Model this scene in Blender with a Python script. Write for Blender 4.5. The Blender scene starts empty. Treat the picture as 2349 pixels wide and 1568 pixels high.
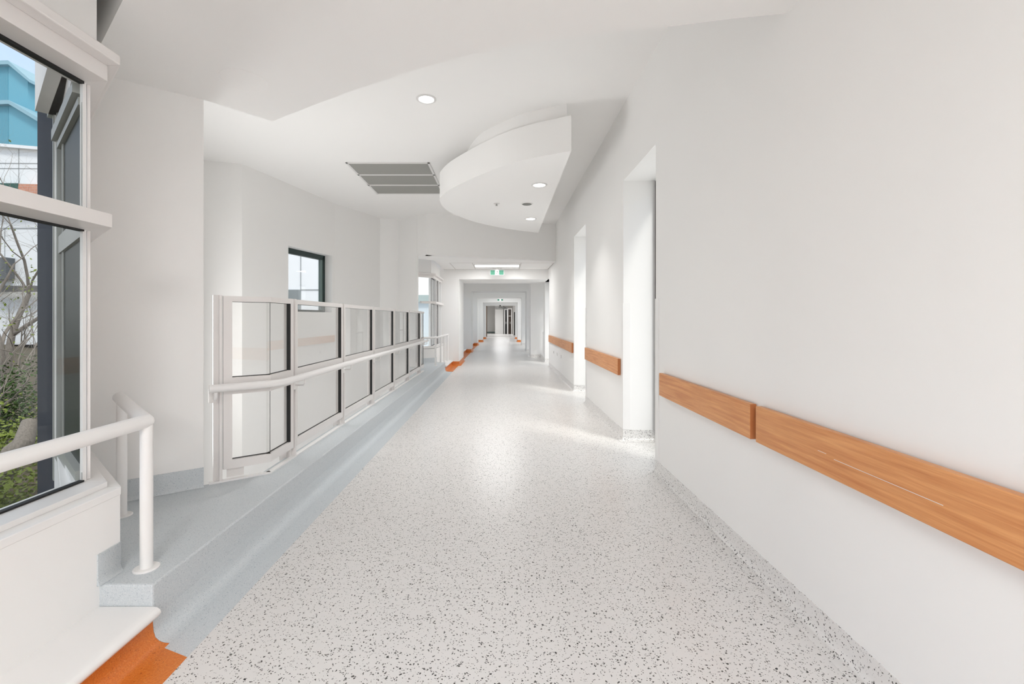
import bpy, math, random
from math import sin, cos, pi
from mathutils import Vector
random.seed(7)
SC = bpy.context.scene
COL = SC.collection

# ------------------------------------------------------------------ camera, world, exposure
FPX, VX, VY, CAMH = 1044.0, 1151.0, 731.5, 1.4
cd = bpy.data.cameras.new('camera'); cam = bpy.data.objects.new('camera', cd); COL.objects.link(cam)
cd.sensor_width = 36.0; cd.lens = 36.0 * FPX / 2349.0
cd.shift_x = (1174.5 - VX) / 2349.0; cd.shift_y = -(784 - VY) / 2349.0
cd.clip_start = 0.05; cd.clip_end = 300
cam.location = (0, 0, CAMH); cam.rotation_euler = (pi / 2, 0, 0)
SC.camera = cam
SC.view_settings.view_transform = 'Standard'; SC.view_settings.look = 'None'
SC.view_settings.gamma = 1; SC.view_settings.use_curve_mapping = False
SC.view_settings.exposure = 0.93
SC.cycles.max_bounces = 14; SC.cycles.diffuse_bounces = 9; SC.cycles.glossy_bounces = 5
SC.cycles.transparent_max_bounces = 24; SC.cycles.transmission_bounces = 6
SC.cycles.caustics_reflective = False; SC.cycles.caustics_refractive = False
SC.cycles.sample_clamp_indirect = 6; SC.cycles.use_denoising = True

WORLD_STRENGTH = 0.7
w = bpy.data.worlds.new('sky'); SC.world = w; w.use_nodes = True
nt = w.node_tree; nt.nodes.clear()
wo = nt.nodes.new('ShaderNodeOutputWorld'); bg = nt.nodes.new('ShaderNodeBackground')
tc = nt.nodes.new('ShaderNodeTexCoord'); sx = nt.nodes.new('ShaderNodeSeparateXYZ')
rmp = nt.nodes.new('ShaderNodeValToRGB')
for p_, c_ in ((0.0, (0.88, 0.88, 0.88)), (0.22, (0.86, 0.88, 0.92)), (0.34, (0.50, 0.64, 0.90)), (0.46, (0.50, 0.64, 0.88)), (0.62, (0.88, 0.90, 0.93))):
    e = rmp.color_ramp.elements.new(p_); e.color = (*c_, 1)
rmp.color_ramp.elements.remove(rmp.color_ramp.elements[0]); rmp.color_ramp.elements[-1].color = (0.92, 0.93, 0.94, 1)
nt.links.new(tc.outputs['Generated'], sx.inputs[0]); nt.links.new(sx.outputs['Z'], rmp.inputs[0])
nt.links.new(rmp.outputs[0], bg.inputs[0]); bg.inputs[1].default_value = WORLD_STRENGTH
nt.links.new(bg.outputs[0], wo.inputs[0])

def lamp(name, kind, loc, energy, rot=(0, 0, 0), size=None, color=(1, 1, 1), angle=None, sizey=None, spread=None):
    l = bpy.data.lights.new(name, kind); l.energy = energy; l.color = color
    if kind == 'AREA':
        if sizey: l.shape = 'RECTANGLE'; l.size = size; l.size_y = sizey
        else: l.shape = 'DISK'; l.size = size
        if spread: l.spread = spread
    if angle: l.angle = angle
    o = bpy.data.objects.new(name, l); COL.objects.link(o); o.location = loc; o.rotation_euler = rot
    return o
# soft overcast sun, high over the courtyard on the left
lamp('sun', 'SUN', (-20, 5, 30), 1.15, rot=(math.radians(38), 0, math.radians(40)), angle=math.radians(12), color=(1, .97, .92))

# ------------------------------------------------------------------ materials
def mat(name, color, rough=0.6, metal=0.0, spec=0.5, coat=0.0, emit=None, es=1.0):
    m = bpy.data.materials.new(name); m.use_nodes = True
    b = m.node_tree.nodes['Principled BSDF']
    b.inputs['Base Color'].default_value = (*color, 1); b.inputs['Roughness'].default_value = rough
    b.inputs['Metallic'].default_value = metal; b.inputs['Specular IOR Level'].default_value = spec
    b.inputs['Coat Weight'].default_value = coat
    if emit: b.inputs['Emission Color'].default_value = (*emit, 1); b.inputs['Emission Strength'].default_value = es
    return m
def N(m, t, **kw):
    n = m.node_tree.nodes.new(t)
    for k, v in kw.items(): setattr(n, k, v)
    return n
def L(m, a, b): m.node_tree.links.new(a, b)
def bsdf(m): return m.node_tree.nodes['Principled BSDF']
def mathn(m, op, a, b=None, c=None):
    n = N(m, 'ShaderNodeMath', operation=op)
    for i, v in enumerate((a, b, c)):
        if v is None: continue
        if isinstance(v, (int, float)): n.inputs[i].default_value = v
        else: L(m, v, n.inputs[i])
    return n.outputs[0]
def mixc(m, f, a, b):
    n = N(m, 'ShaderNodeMix', data_type='RGBA')
    if isinstance(f, (int, float)): n.inputs[0].default_value = f
    else: L(m, f, n.inputs[0])
    for i, v in ((6, a), (7, b)):
        if isinstance(v, tuple): n.inputs[i].default_value = (*v, 1)
        else: L(m, v, n.inputs[i])
    return n.outputs[2]
def plaster(name, color, rough=0.75, bump=0.02):
    m = mat(name, color, rough, spec=0.25)
    no = N(m, 'ShaderNodeTexNoise'); no.inputs['Scale'].default_value = 140; no.inputs['Detail'].default_value = 3
    tcn = N(m, 'ShaderNodeTexCoord'); L(m, tcn.outputs['Object'], no.inputs['Vector'])
    bp = N(m, 'ShaderNodeBump'); bp.inputs['Strength'].default_value = bump; bp.inputs['Distance'].default_value = 0.002
    L(m, no.outputs[0], bp.inputs['Height']); L(m, bp.outputs[0], bsdf(m).inputs['Normal'])
    n2 = N(m, 'ShaderNodeTexNoise'); n2.inputs['Scale'].default_value = 0.9; L(m, tcn.outputs['Object'], n2.inputs['Vector'])
    c2 = tuple(x * 0.975 for x in color)
    L(m, mixc(m, n2.outputs[0], color, c2), bsdf(m).inputs['Base Color'])
    return m
M = {}
M['wall'] = plaster('wall_paint', (0.83, 0.824, 0.812))
M['ceil'] = plaster('ceiling_paint', (0.86, 0.854, 0.843))
M['trim'] = mat('white_enamel', (0.80, 0.79, 0.78), 0.35)
M['steel'] = mat('white_powder_coat', (0.80, 0.79, 0.78), 0.32)
M['frame'] = mat('grey_white_powder_coat', (0.74, 0.715, 0.70), 0.35)
M['taupe'] = mat('taupe_powder_coat', (0.50, 0.46, 0.44), 0.4)  # colour of the lobby ceiling grid lines
M['black'] = mat('black_gasket', (0.006, 0.006, 0.006), 0.5)
M['darkgreen'] = mat('dark_green_aluminium', (0.012, 0.03, 0.028), 0.35)
M['greygreen'] = mat('grey_green_aluminium', (0.16, 0.22, 0.21), 0.4)
M['grille'] = mat('grille_grey', (0.21, 0.21, 0.195), 0.6)
M['metal'] = mat('brushed_metal', (0.45, 0.44, 0.43), 0.35, metal=0.7)
M['darkdoor'] = mat('dark_brown_door', (0.022, 0.012, 0.007), 0.35)
M['blackdoor'] = mat('black_door', (0.004, 0.004, 0.004), 0.4)
M['lamp'] = mat('lamp_diffuser', (0.9, 0.9, 0.9), 0.5, emit=(1, 0.99, 0.97), es=4.0)
M['signgreen'] = mat('sign_green', (0.0, 0.11, 0.058), 0.5, emit=(0.0, 0.30, 0.16), es=0.03)
M['signwhite'] = mat('sign_white', (0.85, 0.85, 0.85), 0.4, emit=(1, 1, 1), es=0.1)
M['signgrey'] = mat('sign_grey', (0.5, 0.5, 0.5), 0.4)
M['plastic'] = mat('white_plastic', (0.70, 0.69, 0.68), 0.4)

def glass(name, tint=(1, 1, 1), ior=1.45, extra=0.0):
    m = bpy.data.materials.new(name); m.use_nodes = True; m.node_tree.nodes.clear()
    o = N(m, 'ShaderNodeOutputMaterial'); t = N(m, 'ShaderNodeBsdfTransparent'); g = N(m, 'ShaderNodeBsdfGlossy')
    t.inputs[0].default_value = (*tint, 1); g.inputs['Roughness'].default_value = 0.0
    f = N(m, 'ShaderNodeFresnel'); ge = N(m, 'ShaderNodeNewGeometry')
    L(m, mathn(m, 'MULTIPLY_ADD', ge.outputs['Backfacing'], 1 / ior - ior, ior), f.inputs[0])
    mx = N(m, 'ShaderNodeMixShader'); L(m, mathn(m, 'ADD', f.outputs[0], extra), mx.inputs[0])
    L(m, t.outputs[0], mx.inputs[1]); L(m, g.outputs[0], mx.inputs[2]); L(m, mx.outputs[0], o.inputs[0])
    return m
M['glass'] = glass('clear_glass', (0.985, 0.995, 0.99), 1.3)
M['balglass'] = glass('balustrade_glass', (0.985, 0.985, 0.98), 1.5, 0.0)

def speckle(name, base, chip, scale, rad, dens, rough, base2=None, chip2=None, seams=False, coat=0.0):
    """vinyl with scattered elongated chips (object coordinates in metres)"""
    m = mat(name, base, rough)
    tcn = N(m, 'ShaderNodeTexCoord'); P = tcn.outputs['Object']
    nz = N(m, 'ShaderNodeTexNoise'); nz.inputs['Scale'].default_value = scale * 0.8; nz.inputs['Detail'].default_value = 2
    L(m, P, nz.inputs['Vector'])
    sub = N(m, 'ShaderNodeVectorMath', operation='SUBTRACT'); L(m, nz.outputs['Color'], sub.inputs[0]); sub.inputs[1].default_value = (.5, .5, .5)
    sc = N(m, 'ShaderNodeVectorMath', operation='SCALE'); L(m, sub.outputs[0], sc.inputs[0]); sc.inputs['Scale'].default_value = 1.9 / scale
    ad = N(m, 'ShaderNodeVectorMath', operation='ADD'); L(m, P, ad.inputs[0]); L(m, sc.outputs[0], ad.inputs[1])
    def layer(k, r, d, off):
        of = N(m, 'ShaderNodeVectorMath', operation='ADD'); L(m, ad.outputs[0], of.inputs[0]); of.inputs[1].default_value = (off, off * 1.7, off * 0.3)
        v = N(m, 'ShaderNodeTexVoronoi'); v.inputs['Scale'].default_value = k; L(m, of.outputs[0], v.inputs['Vector'])
        s = N(m, 'ShaderNodeSeparateColor'); L(m, v.outputs['Color'], s.inputs[0])
        pres = mathn(m, 'LESS_THAN', s.outputs[0], d)
        rr = mathn(m, 'MULTIPLY_ADD', s.outputs[1], r * 0.7, r * 0.5)
        inside = mathn(m, 'LESS_THAN', v.outputs['Distance'], rr)
        return mathn(m, 'MULTIPLY', pres, inside), s.outputs[2]
    f1, t1 = layer(scale, rad, dens, 0.0)
    f2, t2 = layer(scale * 1.5, rad, dens * 0.8, 3.7)
    c = base
    if base2:
        n2 = N(m, 'ShaderNodeTexNoise'); n2.inputs['Scale'].default_value = scale * 1.3; n2.inputs['Detail'].default_value = 3; L(m, P, n2.inputs['Vector'])
        st = mathn(m, 'MULTIPLY_ADD', n2.outputs[0], 3.0, -1.0)
        st = N(m, 'ShaderNodeClamp'); L(m, mathn(m, 'MULTIPLY_ADD', n2.outputs[0], 3.0, -1.0), st.inputs[0])
        c = mixc(m, st.outputs[0], base, base2)
    c = mixc(m, f1, c, mixc(m, t1, chip, chip2 or chip)); c = mixc(m, f2, c, mixc(m, t2, chip2 or chip, chip))
    if seams:
        s = N(m, 'ShaderNodeSeparateXYZ'); L(m, P, s.inputs[0])
        def line(out, pos, hw): return mathn(m, 'LESS_THAN', mathn(m, 'ABSOLUTE', mathn(m, 'SUBTRACT', out, pos)), hw)
        f = line(s.outputs[1], 2.365, 0.0013)
        for q in (6.8, 11.9): f = mathn(m, 'MAXIMUM', f, line(s.outputs[1], q, 0.002))
        f = mathn(m, 'MAXIMUM', f, line(s.outputs[0], 0.62, 0.0011))
        c = mixc(m, mathn(m, 'MULTIPLY', f, 0.35), c, (0.25, 0.24, 0.23))
    L(m, c, bsdf(m).inputs['Base Color'])
    return m
M['floor'] = speckle('white_terrazzo_vinyl', (0.70, 0.685, 0.67), (0.02, 0.02, 0.018), 80, 0.31, 0.46, 0.28, chip2=(0.10, 0.095, 0.085), seams=True)
M['skirt'] = speckle('white_terrazzo_vinyl_skirting', (0.72, 0.705, 0.69), (0.02, 0.02, 0.018), 80, 0.32, 0.52, 0.3, chip2=(0.10, 0.095, 0.085))
M['blue'] = speckle('blue_grey_vinyl', (0.51, 0.55, 0.575), (0.27, 0.32, 0.37), 150, 0.30, 0.6, 0.62, base2=(0.60, 0.63, 0.645), chip2=(0.60, 0.63, 0.655))
M['orange'] = speckle('orange_vinyl', (0.58, 0.145, 0.015), (0.38, 0.08, 0.008), 130, 0.32, 0.55, 0.4, base2=(0.68, 0.21, 0.03), chip2=(0.72, 0.27, 0.06))

def wood():
    m = mat('oiled_hardwood', (0.6, 0.3, 0.12), 0.38)
    tcn = N(m, 'ShaderNodeTexCoord'); mp = N(m, 'ShaderNodeMapping'); L(m, tcn.outputs['Object'], mp.inputs[0])
    mp.inputs['Scale'].default_value = (20, 1.1, 26)
    nz = N(m, 'ShaderNodeTexNoise'); nz.inputs['Scale'].default_value = 2.2; nz.inputs['Detail'].default_value = 8; nz.inputs['Roughness'].default_value = 0.6
    L(m, mp.outputs[0], nz.inputs['Vector'])
    mp2 = N(m, 'ShaderNodeMapping'); L(m, tcn.outputs['Object'], mp2.inputs[0]); mp2.inputs['Scale'].default_value = (30, 3.0, 120)
    n2 = N(m, 'ShaderNodeTexNoise'); n2.inputs['Scale'].default_value = 2.0; n2.inputs['Detail'].default_value = 5; L(m, mp2.outputs[0], n2.inputs['Vector'])
    r = N(m, 'ShaderNodeValToRGB'); L(m, nz.outputs[0], r.inputs[0])
    el = r.color_ramp.elements; el[0].position = 0.3; el[0].color = (0.52, 0.19, 0.055, 1); el[1].position = 0.72; el[1].color = (0.74, 0.36, 0.14, 1)
    r2 = N(m, 'ShaderNodeClamp'); L(m, mathn(m, 'MULTIPLY_ADD', n2.outputs[0], 4.0, -1.9), r2.inputs[0])
    c = mixc(m, mathn(m, 'MULTIPLY', r2.outputs[0], 0.22), r.outputs[0], (0.36, 0.12, 0.03))
    L(m, c, bsdf(m).inputs['Base Color'])
    return m
M['wood'] = wood()
M['woodend'] = mat('hardwood_end_grain', (0.44, 0.15, 0.045), 0.55)

# ------------------------------------------------------------------ mesh builder
class MB:
    def __init__(s): s.v = []; s.f = []
    def add(s, vs, fs):
        k = len(s.v); s.v += [tuple(v) for v in vs]; s.f += [tuple(i + k for i in f) for f in fs]; return s
    def box(s, x0, x1, y0, y1, z0, z1):
        return s.prism([(x0, y0), (x1, y0), (x1, y1), (x0, y1)], z0, z1)
    def prism(s, poly, z0, z1):
        a = sum(poly[i][0] * poly[(i + 1) % len(poly)][1] - poly[(i + 1) % len(poly)][0] * poly[i][1] for i in range(len(poly)))
        if a < 0: poly = poly[::-1]
        n = len(poly)
        vs = [(x, y, z0) for x, y in poly] + [(x, y, z1) for x, y in poly]
        fs = [tuple(range(n))[::-1], tuple(range(n, 2 * n))] + [(i, (i + 1) % n, n + (i + 1) % n, n + i) for i in range(n)]
        return s.add(vs, fs)
    def prismy(s, poly, y0, y1):           # outline in x,z extruded in y
        a = sum(poly[i][0] * poly[(i + 1) % len(poly)][1] - poly[(i + 1) % len(poly)][0] * poly[i][1] for i in range(len(poly)))
        if a < 0: poly = poly[::-1]
        n = len(poly)
        vs = [(x, y0, z) for x, z in poly] + [(x, y1, z) for x, z in poly]
        fs = [tuple(range(n)), tuple(range(n, 2 * n))[::-1]] + [(i, n + i, n + (i + 1) % n, (i + 1) % n) for i in range(n)]
        return s.add(vs, fs)
    def ob(s, p, q, u0, u1, n0, n1, z0, z1):
        """box in the frame of the line p->q: u along it (metres from p), n to its right-hand side"""
        d = Vector((q[0] - p[0], q[1] - p[1])); d.normalize(); n = Vector((d.y, -d.x)); p = Vector(p[:2])
        c = [p + d * u + n * k for u, k in ((u0, n0), (u1, n0), (u1, n1), (u0, n1))]
        return s.prism([(a.x, a.y) for a in c], z0, z1)
    def seg(s, p, q, n0, n1, z0, z1):
        return s.ob(p, q, 0, math.dist(p[:2], q[:2]), n0, n1, z0, z1)
    def tube(s, pts, r, seg=16, cap=True, radii=None):
        pts = [Vector(p) for p in pts]; n = len(pts); rings = []; up = None
        for i, p in enumerate(pts):
            if i == 0: t = (pts[1] - p).normalized()
            elif i == n - 1: t = (p - pts[i - 1]).normalized()
            else: t = ((pts[i + 1] - p).normalized() + (p - pts[i - 1]).normalized()).normalized()
            if up is None: up = Vector((0, 0, 1)) if abs(t.z) < 0.9 else Vector((1, 0, 0))
            a = t.cross(up); a.normalize(); b = a.cross(t).normalized(); up = b
            k = 1.0
            if 0 < i < n - 1:
                c = max(-1, min(1, (pts[i + 1] - p).normalized().dot((p - pts[i - 1]).normalized()))); k = 1 / max(0.6, cos(math.acos(c) / 2))
            rr = radii[i] if radii else r
            # mitre scaling in the bend plane
            sc_dir = None
            if k > 1.001:
                sc_dir = ((pts[i + 1] - p).normalized() - (p - pts[i - 1]).normalized()).normalized()
            ring = []
            for j in range(seg):
                o = (a * cos(2 * pi * j / seg) + b * sin(2 * pi * j / seg)) * rr
                if sc_dir is not None: o = o + sc_dir * o.dot(sc_dir) * (k - 1)
                ring.append(p + o)
            rings.append(ring)
        vs = [v for r_ in rings for v in r_]
        fs = [(i * seg + j, i * seg + (j + 1) % seg, (i + 1) * seg + (j + 1) % seg, (i + 1) * seg + j) for i in range(n - 1) for j in range(seg)]
        if cap: fs += [tuple(range(seg))[::-1], tuple((n - 1) * seg + j for j in range(seg))]
        return s.add(vs, fs)
    def lathe(s, prof, c, seg=40, axis='z'):
        """prof: list of (r, h) ; closed if r=0 at the ends"""
        vs = []; fs = []
        for r, h in prof:
            for j in range(seg):
                a = 2 * pi * j / seg
                o = (r * cos(a), r * sin(a), h) if axis == 'z' else (h, r * cos(a), r * sin(a))
                vs.append((c[0] + o[0], c[1] + o[1], c[2] + o[2]))
        for i in range(len(prof) - 1):
            for j in range(seg): fs.append((i * seg + j, i * seg + (j + 1) % seg, (i + 1) * seg + (j + 1) % seg, (i + 1) * seg + j))
        fs.append(tuple(range(seg))[::-1]); fs.append(tuple((len(prof) - 1) * seg + j for j in range(seg)))
        return s.add(vs, fs)
    def sweep(s, path, prof):
        """profile (offset to the right of the path, z) swept along a 2-D path with mitres"""
        n = len(path); k = len(prof); P = [Vector(p) for p in path]; vs = []
        for i in range(n):
            d0 = (P[i] - P[i - 1]).normalized() if i else None; d1 = (P[i + 1] - P[i]).normalized() if i < n - 1 else None
            if d0 is None: m_ = Vector((d1.y, -d1.x)); sc = 1
            elif d1 is None: m_ = Vector((d0.y, -d0.x)); sc = 1
            else:
                n0 = Vector((d0.y, -d0.x)); n1 = Vector((d1.y, -d1.x)); m_ = (n0 + n1).normalized(); sc = 1 / max(0.2, m_.dot(n0))
            for o, z in prof: vs.append((P[i].x + m_.x * o * sc, P[i].y + m_.y * o * sc, z))
        fs = [(i * k + j, i * k + (j + 1) % k, (i + 1) * k + (j + 1) % k, (i + 1) * k + j) for i in range(n - 1) for j in range(k)]
        fs += [tuple(range(k)), tuple((n - 1) * k + j for j in range(k))[::-1]]
        return s.add(vs, fs)
    def build(s, name, m, parent=None, bevel=0.0, smooth=None, segs=2):
        vs = s.v
        xs = [v[0] for v in vs]; ys = [v[1] for v in vs]; zs = [v[2] for v in vs]
        if parent is not None:
            r = parent
            while r.parent: r = r.parent
            off = r.location.copy()
        else:
            off = Vector((0, 0, 0)) if name in ('floor',) else Vector(((min(xs) + max(xs)) / 2, (min(ys) + max(ys)) / 2, min(zs)))
        me = bpy.data.meshes.new(name)
        me.from_pydata([(v[0] - off.x, v[1] - off.y, v[2] - off.z) for v in vs], [], s.f); me.update()
        import bmesh
        b = bmesh.new(); b.from_mesh(me); bmesh.ops.recalc_face_normals(b, faces=b.faces); b.to_mesh(me); b.free()
        me.materials.append(m)
        o = bpy.data.objects.new(name, me); COL.objects.link(o)
        if parent is not None:
            o.parent = parent
        else: o.location = off
        if bevel:
            md = o.modifiers.new('bevel', 'BEVEL'); md.width = bevel; md.segments = segs; md.limit_method = 'ANGLE'; md.angle_limit = math.radians(40)
        if smooth is not None:
            for p in me.polygons: p.use_smooth = True
            if hasattr(me, 'set_sharp_from_angle'): me.set_sharp_from_angle(angle=math.radians(smooth))
        return o
def tag(o, label, cat, group=None, kind=None):
    o['label'] = label; o['category'] = cat
    if group: o['group'] = group
    if kind: o['kind'] = kind
    return o
def thing(name, loc, label, cat, group=None, rz=0):
    o = bpy.data.objects.new(name, None); COL.objects.link(o); o.location = loc; o.rotation_euler = (0, 0, rz)
    o.empty_display_size = 0.1
    bpy.context.view_layer.update()
    return tag(o, label, cat, group)
def struct(o): o['kind'] = 'structure'; return o
def sempty(name, loc):
    o = bpy.data.objects.new(name, None); COL.objects.link(o); o.location = loc; o.empty_display_size = 0.1
    o['kind'] = 'structure'; return o
def at(px, py, Y): return ((px - VX) * Y / FPX, CAMH + (VY - py) * Y / FPX)

# ------------------------------------------------------------------ key dimensions
LC, UC, PL = 2.9, 3.86, 0.252            # lower ceiling, upper ceiling, platform
XR, XS, XK = 1.40, -1.303, -1.51         # right wall, strip edge, kerb face
PIER = (-2.04, 3.115); PC = (-2.63, 2.675)
YB = -4.0
BAYW = -1.74                              # inner face of the window walls

# ------------------------------------------------------------------ floor
struct(MB().prism([(XS, YB), (1.9, YB), (1.9, 33.2), (3.2, 33.2), (3.2, 47), (-3.2, 47), (-3.2, 33.2), (XS, 33.2)], -0.12, 0.0).build('floor', M['floor']))
# blue strip and platform with coved kerb
struct(MB().prism([(XS, 1.885), (XS, 12.1), (XK, 12.15), (XK, 1.966)], -0.06, 0.001).build('trim_1', M['blue']))
cove = [(0.0, -0.02), (0.075, 0.0012), (0.05, 0.0035), (0.03, 0.011), (0.014, 0.026), (0.006, 0.05), (0.003, 0.08), (0.0, 0.10)]
struct(MB().sweep([(XK, 1.968), (XK, 12.15)], cove).build('trim_2', M['blue'], smooth=60))
plat = [(XK, 1.968), (XK, 12.15), (-1.95, 12.15), (-2.5, 11.6), (-2.3, 10.9), (-2.0, 10.72), (-1.80, 10.2), (-1.80, 3.42), (-2.06, 3.16), (-2.62, 2.72), (-1.76, 1.968)]
struct(MB().prism(plat, -0.05, PL).build('platform', M['blue'], bevel=0.008))
# orange strips with cove, near ledge and far ledges
def orange(y0, y1, n):
    struct(MB().prism([(XS, y0), (XS, y1), (XK, y1), (XK, y0)], -0.06, 0.0012).build('trim_%d' % n, M['orange']))
    struct(MB().sweep([(XK, y0), (XK, y1)], cove[:-1] + [(0.003, 0.125), (-0.03, 0.125), (-0.03, 0)]).build('trim_%d' % (n + 1), M['orange'], smooth=60))
struct(MB().prism([(XS, YB), (XS, 1.885), (XK, 1.966), (XK, YB)], -0.06, 0.0012).build('trim_3', M['orange']))
struct(MB().sweep([(XK, YB), (XK, 1.966)], cove[:-1] + [(0.003, 0.125), (-0.03, 0.125), (-0.03, 0)]).build('trim_4', M['orange'], smooth=60))
nose = [(-0.235, 0.118), (0.020, 0.118), (0.034, 0.123), (0.041, 0.136), (0.036, 0.149), (0.022, 0.158), (0.0, 0.160), (-0.235, 0.160)]
struct(MB().sweep([(XK, YB), (XK, 1.964)], nose).build('ledge', M['trim'], smooth=50))

# skirtings of the right wall
sk = [(0, 0), (0.055, 0.001), (0.038, 0.005), (0.022, 0.014), (0.011, 0.03), (0.006, 0.05), (0.006, 0.127), (0, 0.127)]
D1, D2, D3 = (4.135, 5.24), (7.585, 8.80), (13.45, 14.70)
XA = 1.80                                 # back of the alcoves
k = 1
def rskirt(path):
    global k
    struct(MB().sweep(path, [(-o, z) for o, z in sk]).build('baseboard_right_%d' % k, M['skirt'], smooth=50)); k += 1
rskirt([(XR, YB), (XR, D1[0]), (XA, D1[0])])
rskirt([(XA, D1[1]), (XR, D1[1]), (XR, D2[0]), (XA, D2[0])])
rskirt([(XA, D2[1]), (XR, D2[1]), (XR, D3[0]), (XA, D3[0])])
rskirt([(XA, D3[1]), (XR, D3[1]), (XR, 15.2), (1.5, 15.2)])
# blue skirtings above the platform
sk2 = [(0, PL), (0.016, PL + 0.001), (0.012, PL + 0.006), (0.008, PL + 0.015), (0.006, PL + 0.03), (0.006, PL + 0.135), (0, PL + 0.135)]
struct(MB().sweep([(BAYW, 1.955), (BAYW, 2.07), (-2.46, 2.705)], sk2).build('baseboard_left_1', M['blue'], smooth=50))
struct(MB().sweep([(-2.47, 2.795), PIER], sk2).build('baseboard_left_2', M['blue'], smooth=50))

# ------------------------------------------------------------------ walls right
for i, (ya, yb_, za_) in enumerate(((YB, D1[0], -0.05), (D1[0], D1[1], 2.99), (D1[1], D2[0], -0.05), (D2[0], D2[1], 2.99), (D2[1], D3[0], -0.05), (D3[0], D3[1], 2.6), (D3[1], 15.3, -0.05))):
    struct(MB().box(XR, XA, ya, yb_, za_, UC).build('wall_right_%d' % (i + 1), M['wall']))
# alcove windows / doors behind the openings
def alcove(n, y0, y1, top):
    o = sempty('window_%d' % n, (XA + 0.05, (y0 + y1) / 2, 0))
    fr = MB(); x0, x1 = XA + 0.001, XA + 0.07
    fr.box(x0, x1, y0 + 0.001, y0 + 0.05, 0.02, top); fr.box(x0, x1, y1 - 0.05, y1 - 0.001, 0.02, top)
    fr.box(x0, x1, y0 + 0.05, y1 - 0.05, top - 0.06, top); fr.box(x0, x1, y0 + 0.05, y1 - 0.05, 0.02, 0.12)
    fr.box(XA - 0.034, XA, y1 - 0.04, y1 - 0.001, 0.14, top - 0.005); fr.build('window_frame', M['blackdoor'], o)
    MB().box(XA + 0.03, XA + 0.036, y0 + 0.05, y1 - 0.05, 0.12, top - 0.06).build('window_pane', M['glass'], o)
alcove(5, *D1, 2.99); alcove(6, *D2, 2.99); alcove(7, *D3, 2.6)

# ------------------------------------------------------------------ left: near window wall, pier, stair hall walls
W = MB()
W.box(-2.0, BAYW, YB, 2.075, -1.5, 0.60)
W.prism([(BAYW, 2.075), (-2.47, 2.725), (-2.63, 2.675), (-2.0, 2.12), (-2.0, 2.075)], -1.5, 0.60)
struct(W.build('wall_left_below_window', M['wall']))
W = MB()                                   # above the window: dark pocket wall
W.box(-2.0, -1.86, YB, 2.09, 2.60, 3.5); W.seg((-1.86, 2.09), (-2.60, 2.73), -0.14, 0, 2.60, 3.5)
struct(W.build('wall_left_above_window', M['wall']))
W = MB().seg(PC, PIER, -0.30, 0.0, -1.5, UC)
struct(W.build('wall_left_pier', M['wall'], bevel=0.004))
W = MB()
HALL = [(-5.5, 6.75), (-4.12, 7.22), (-3.93, 8.04), (-3.555, 9.70), (-3.22, 10.46), (-2.965, 11.09)]
def wallrun(pts, z0, z1, t=0.25):
    m_ = MB()
    for a, b in zip(pts, pts[1:]): m_.seg(a, b, -t, 0, z0, z1)
    return m_
# run of the curved hall wall, with a hole for window_2
wa, wb = HALL[2], HALL[3]; wl = math.dist(wa, wb)
U0, U1, WZ0, WZ1 = 0.235, 1.60, 1.54, 2.735
m_ = MB(); TW = 0.26
m_.seg(HALL[0], HALL[1], -TW, 0, -1.5, UC); m_.seg(HALL[1], HALL[2], -TW, 0, -1.5, UC)
m_.ob(wa, wb, 0, U0, -TW, 0, -1.5, UC); m_.ob(wa, wb, U1, wl, -TW, 0, -1.5, UC)
m_.ob(wa, wb, U0, U1, -TW, 0, -1.5, WZ0); m_.ob(wa, wb, U0, U1, -TW, 0, WZ1, UC)
m_.seg(HALL[3], HALL[4], -TW, 0, -1.5, UC); m_.seg(HALL[4], HALL[5], -TW, 0, -1.5, UC)
struct(m_.build('wall_left_hall', M['wall']))
m_ = MB()                                  # far pier of the hall
m_.prism([(-3.0, 11.12), (-2.965, 11.09), (-2.56, 11.24), (-2.0, 10.76), (-1.99, 10.86), (-2.5, 11.35), (-3.1, 11.3)], -1.5, UC)
struct(m_.build('wall_left_far_pier', M['wall']))
for i, (a, b) in enumerate((((-2.72, 2.85), (-3.4, 3.575)), ((-3.4, 3.575), (-4.1, 4.32)), ((-4.1, 4.32), (-4.85, 5.12)), ((-4.85, 5.12), (-5.6, 6.8)))):
    struct(wallrun([a, b], -1.5, UC, -0.2).build('wall_left_outer_%d' % (i + 1), M['wall']))
struct(MB().prism([(-1.80, 3.3), (-1.80, 11.3), (-3.2, 11.3), (-5.6, 7.0), (-4.86, 5.12), (-2.9, 3.0)], -1.6, -1.5).build('floor_lower', M['trim']))

# fascia over the far end of the hall, straight and slightly skewed
FA, FB = (-1.75, 10.60), (XR, 11.83)
m_ = MB(); m_.seg(FA, FB, 0.0, -0.2, LC - 0.002, UC); m_.seg((-2.02, 10.78), FA, 0, -0.2, LC - 0.002, UC)
struct(m_.build('wall_back_fascia', M['wall']))

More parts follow.
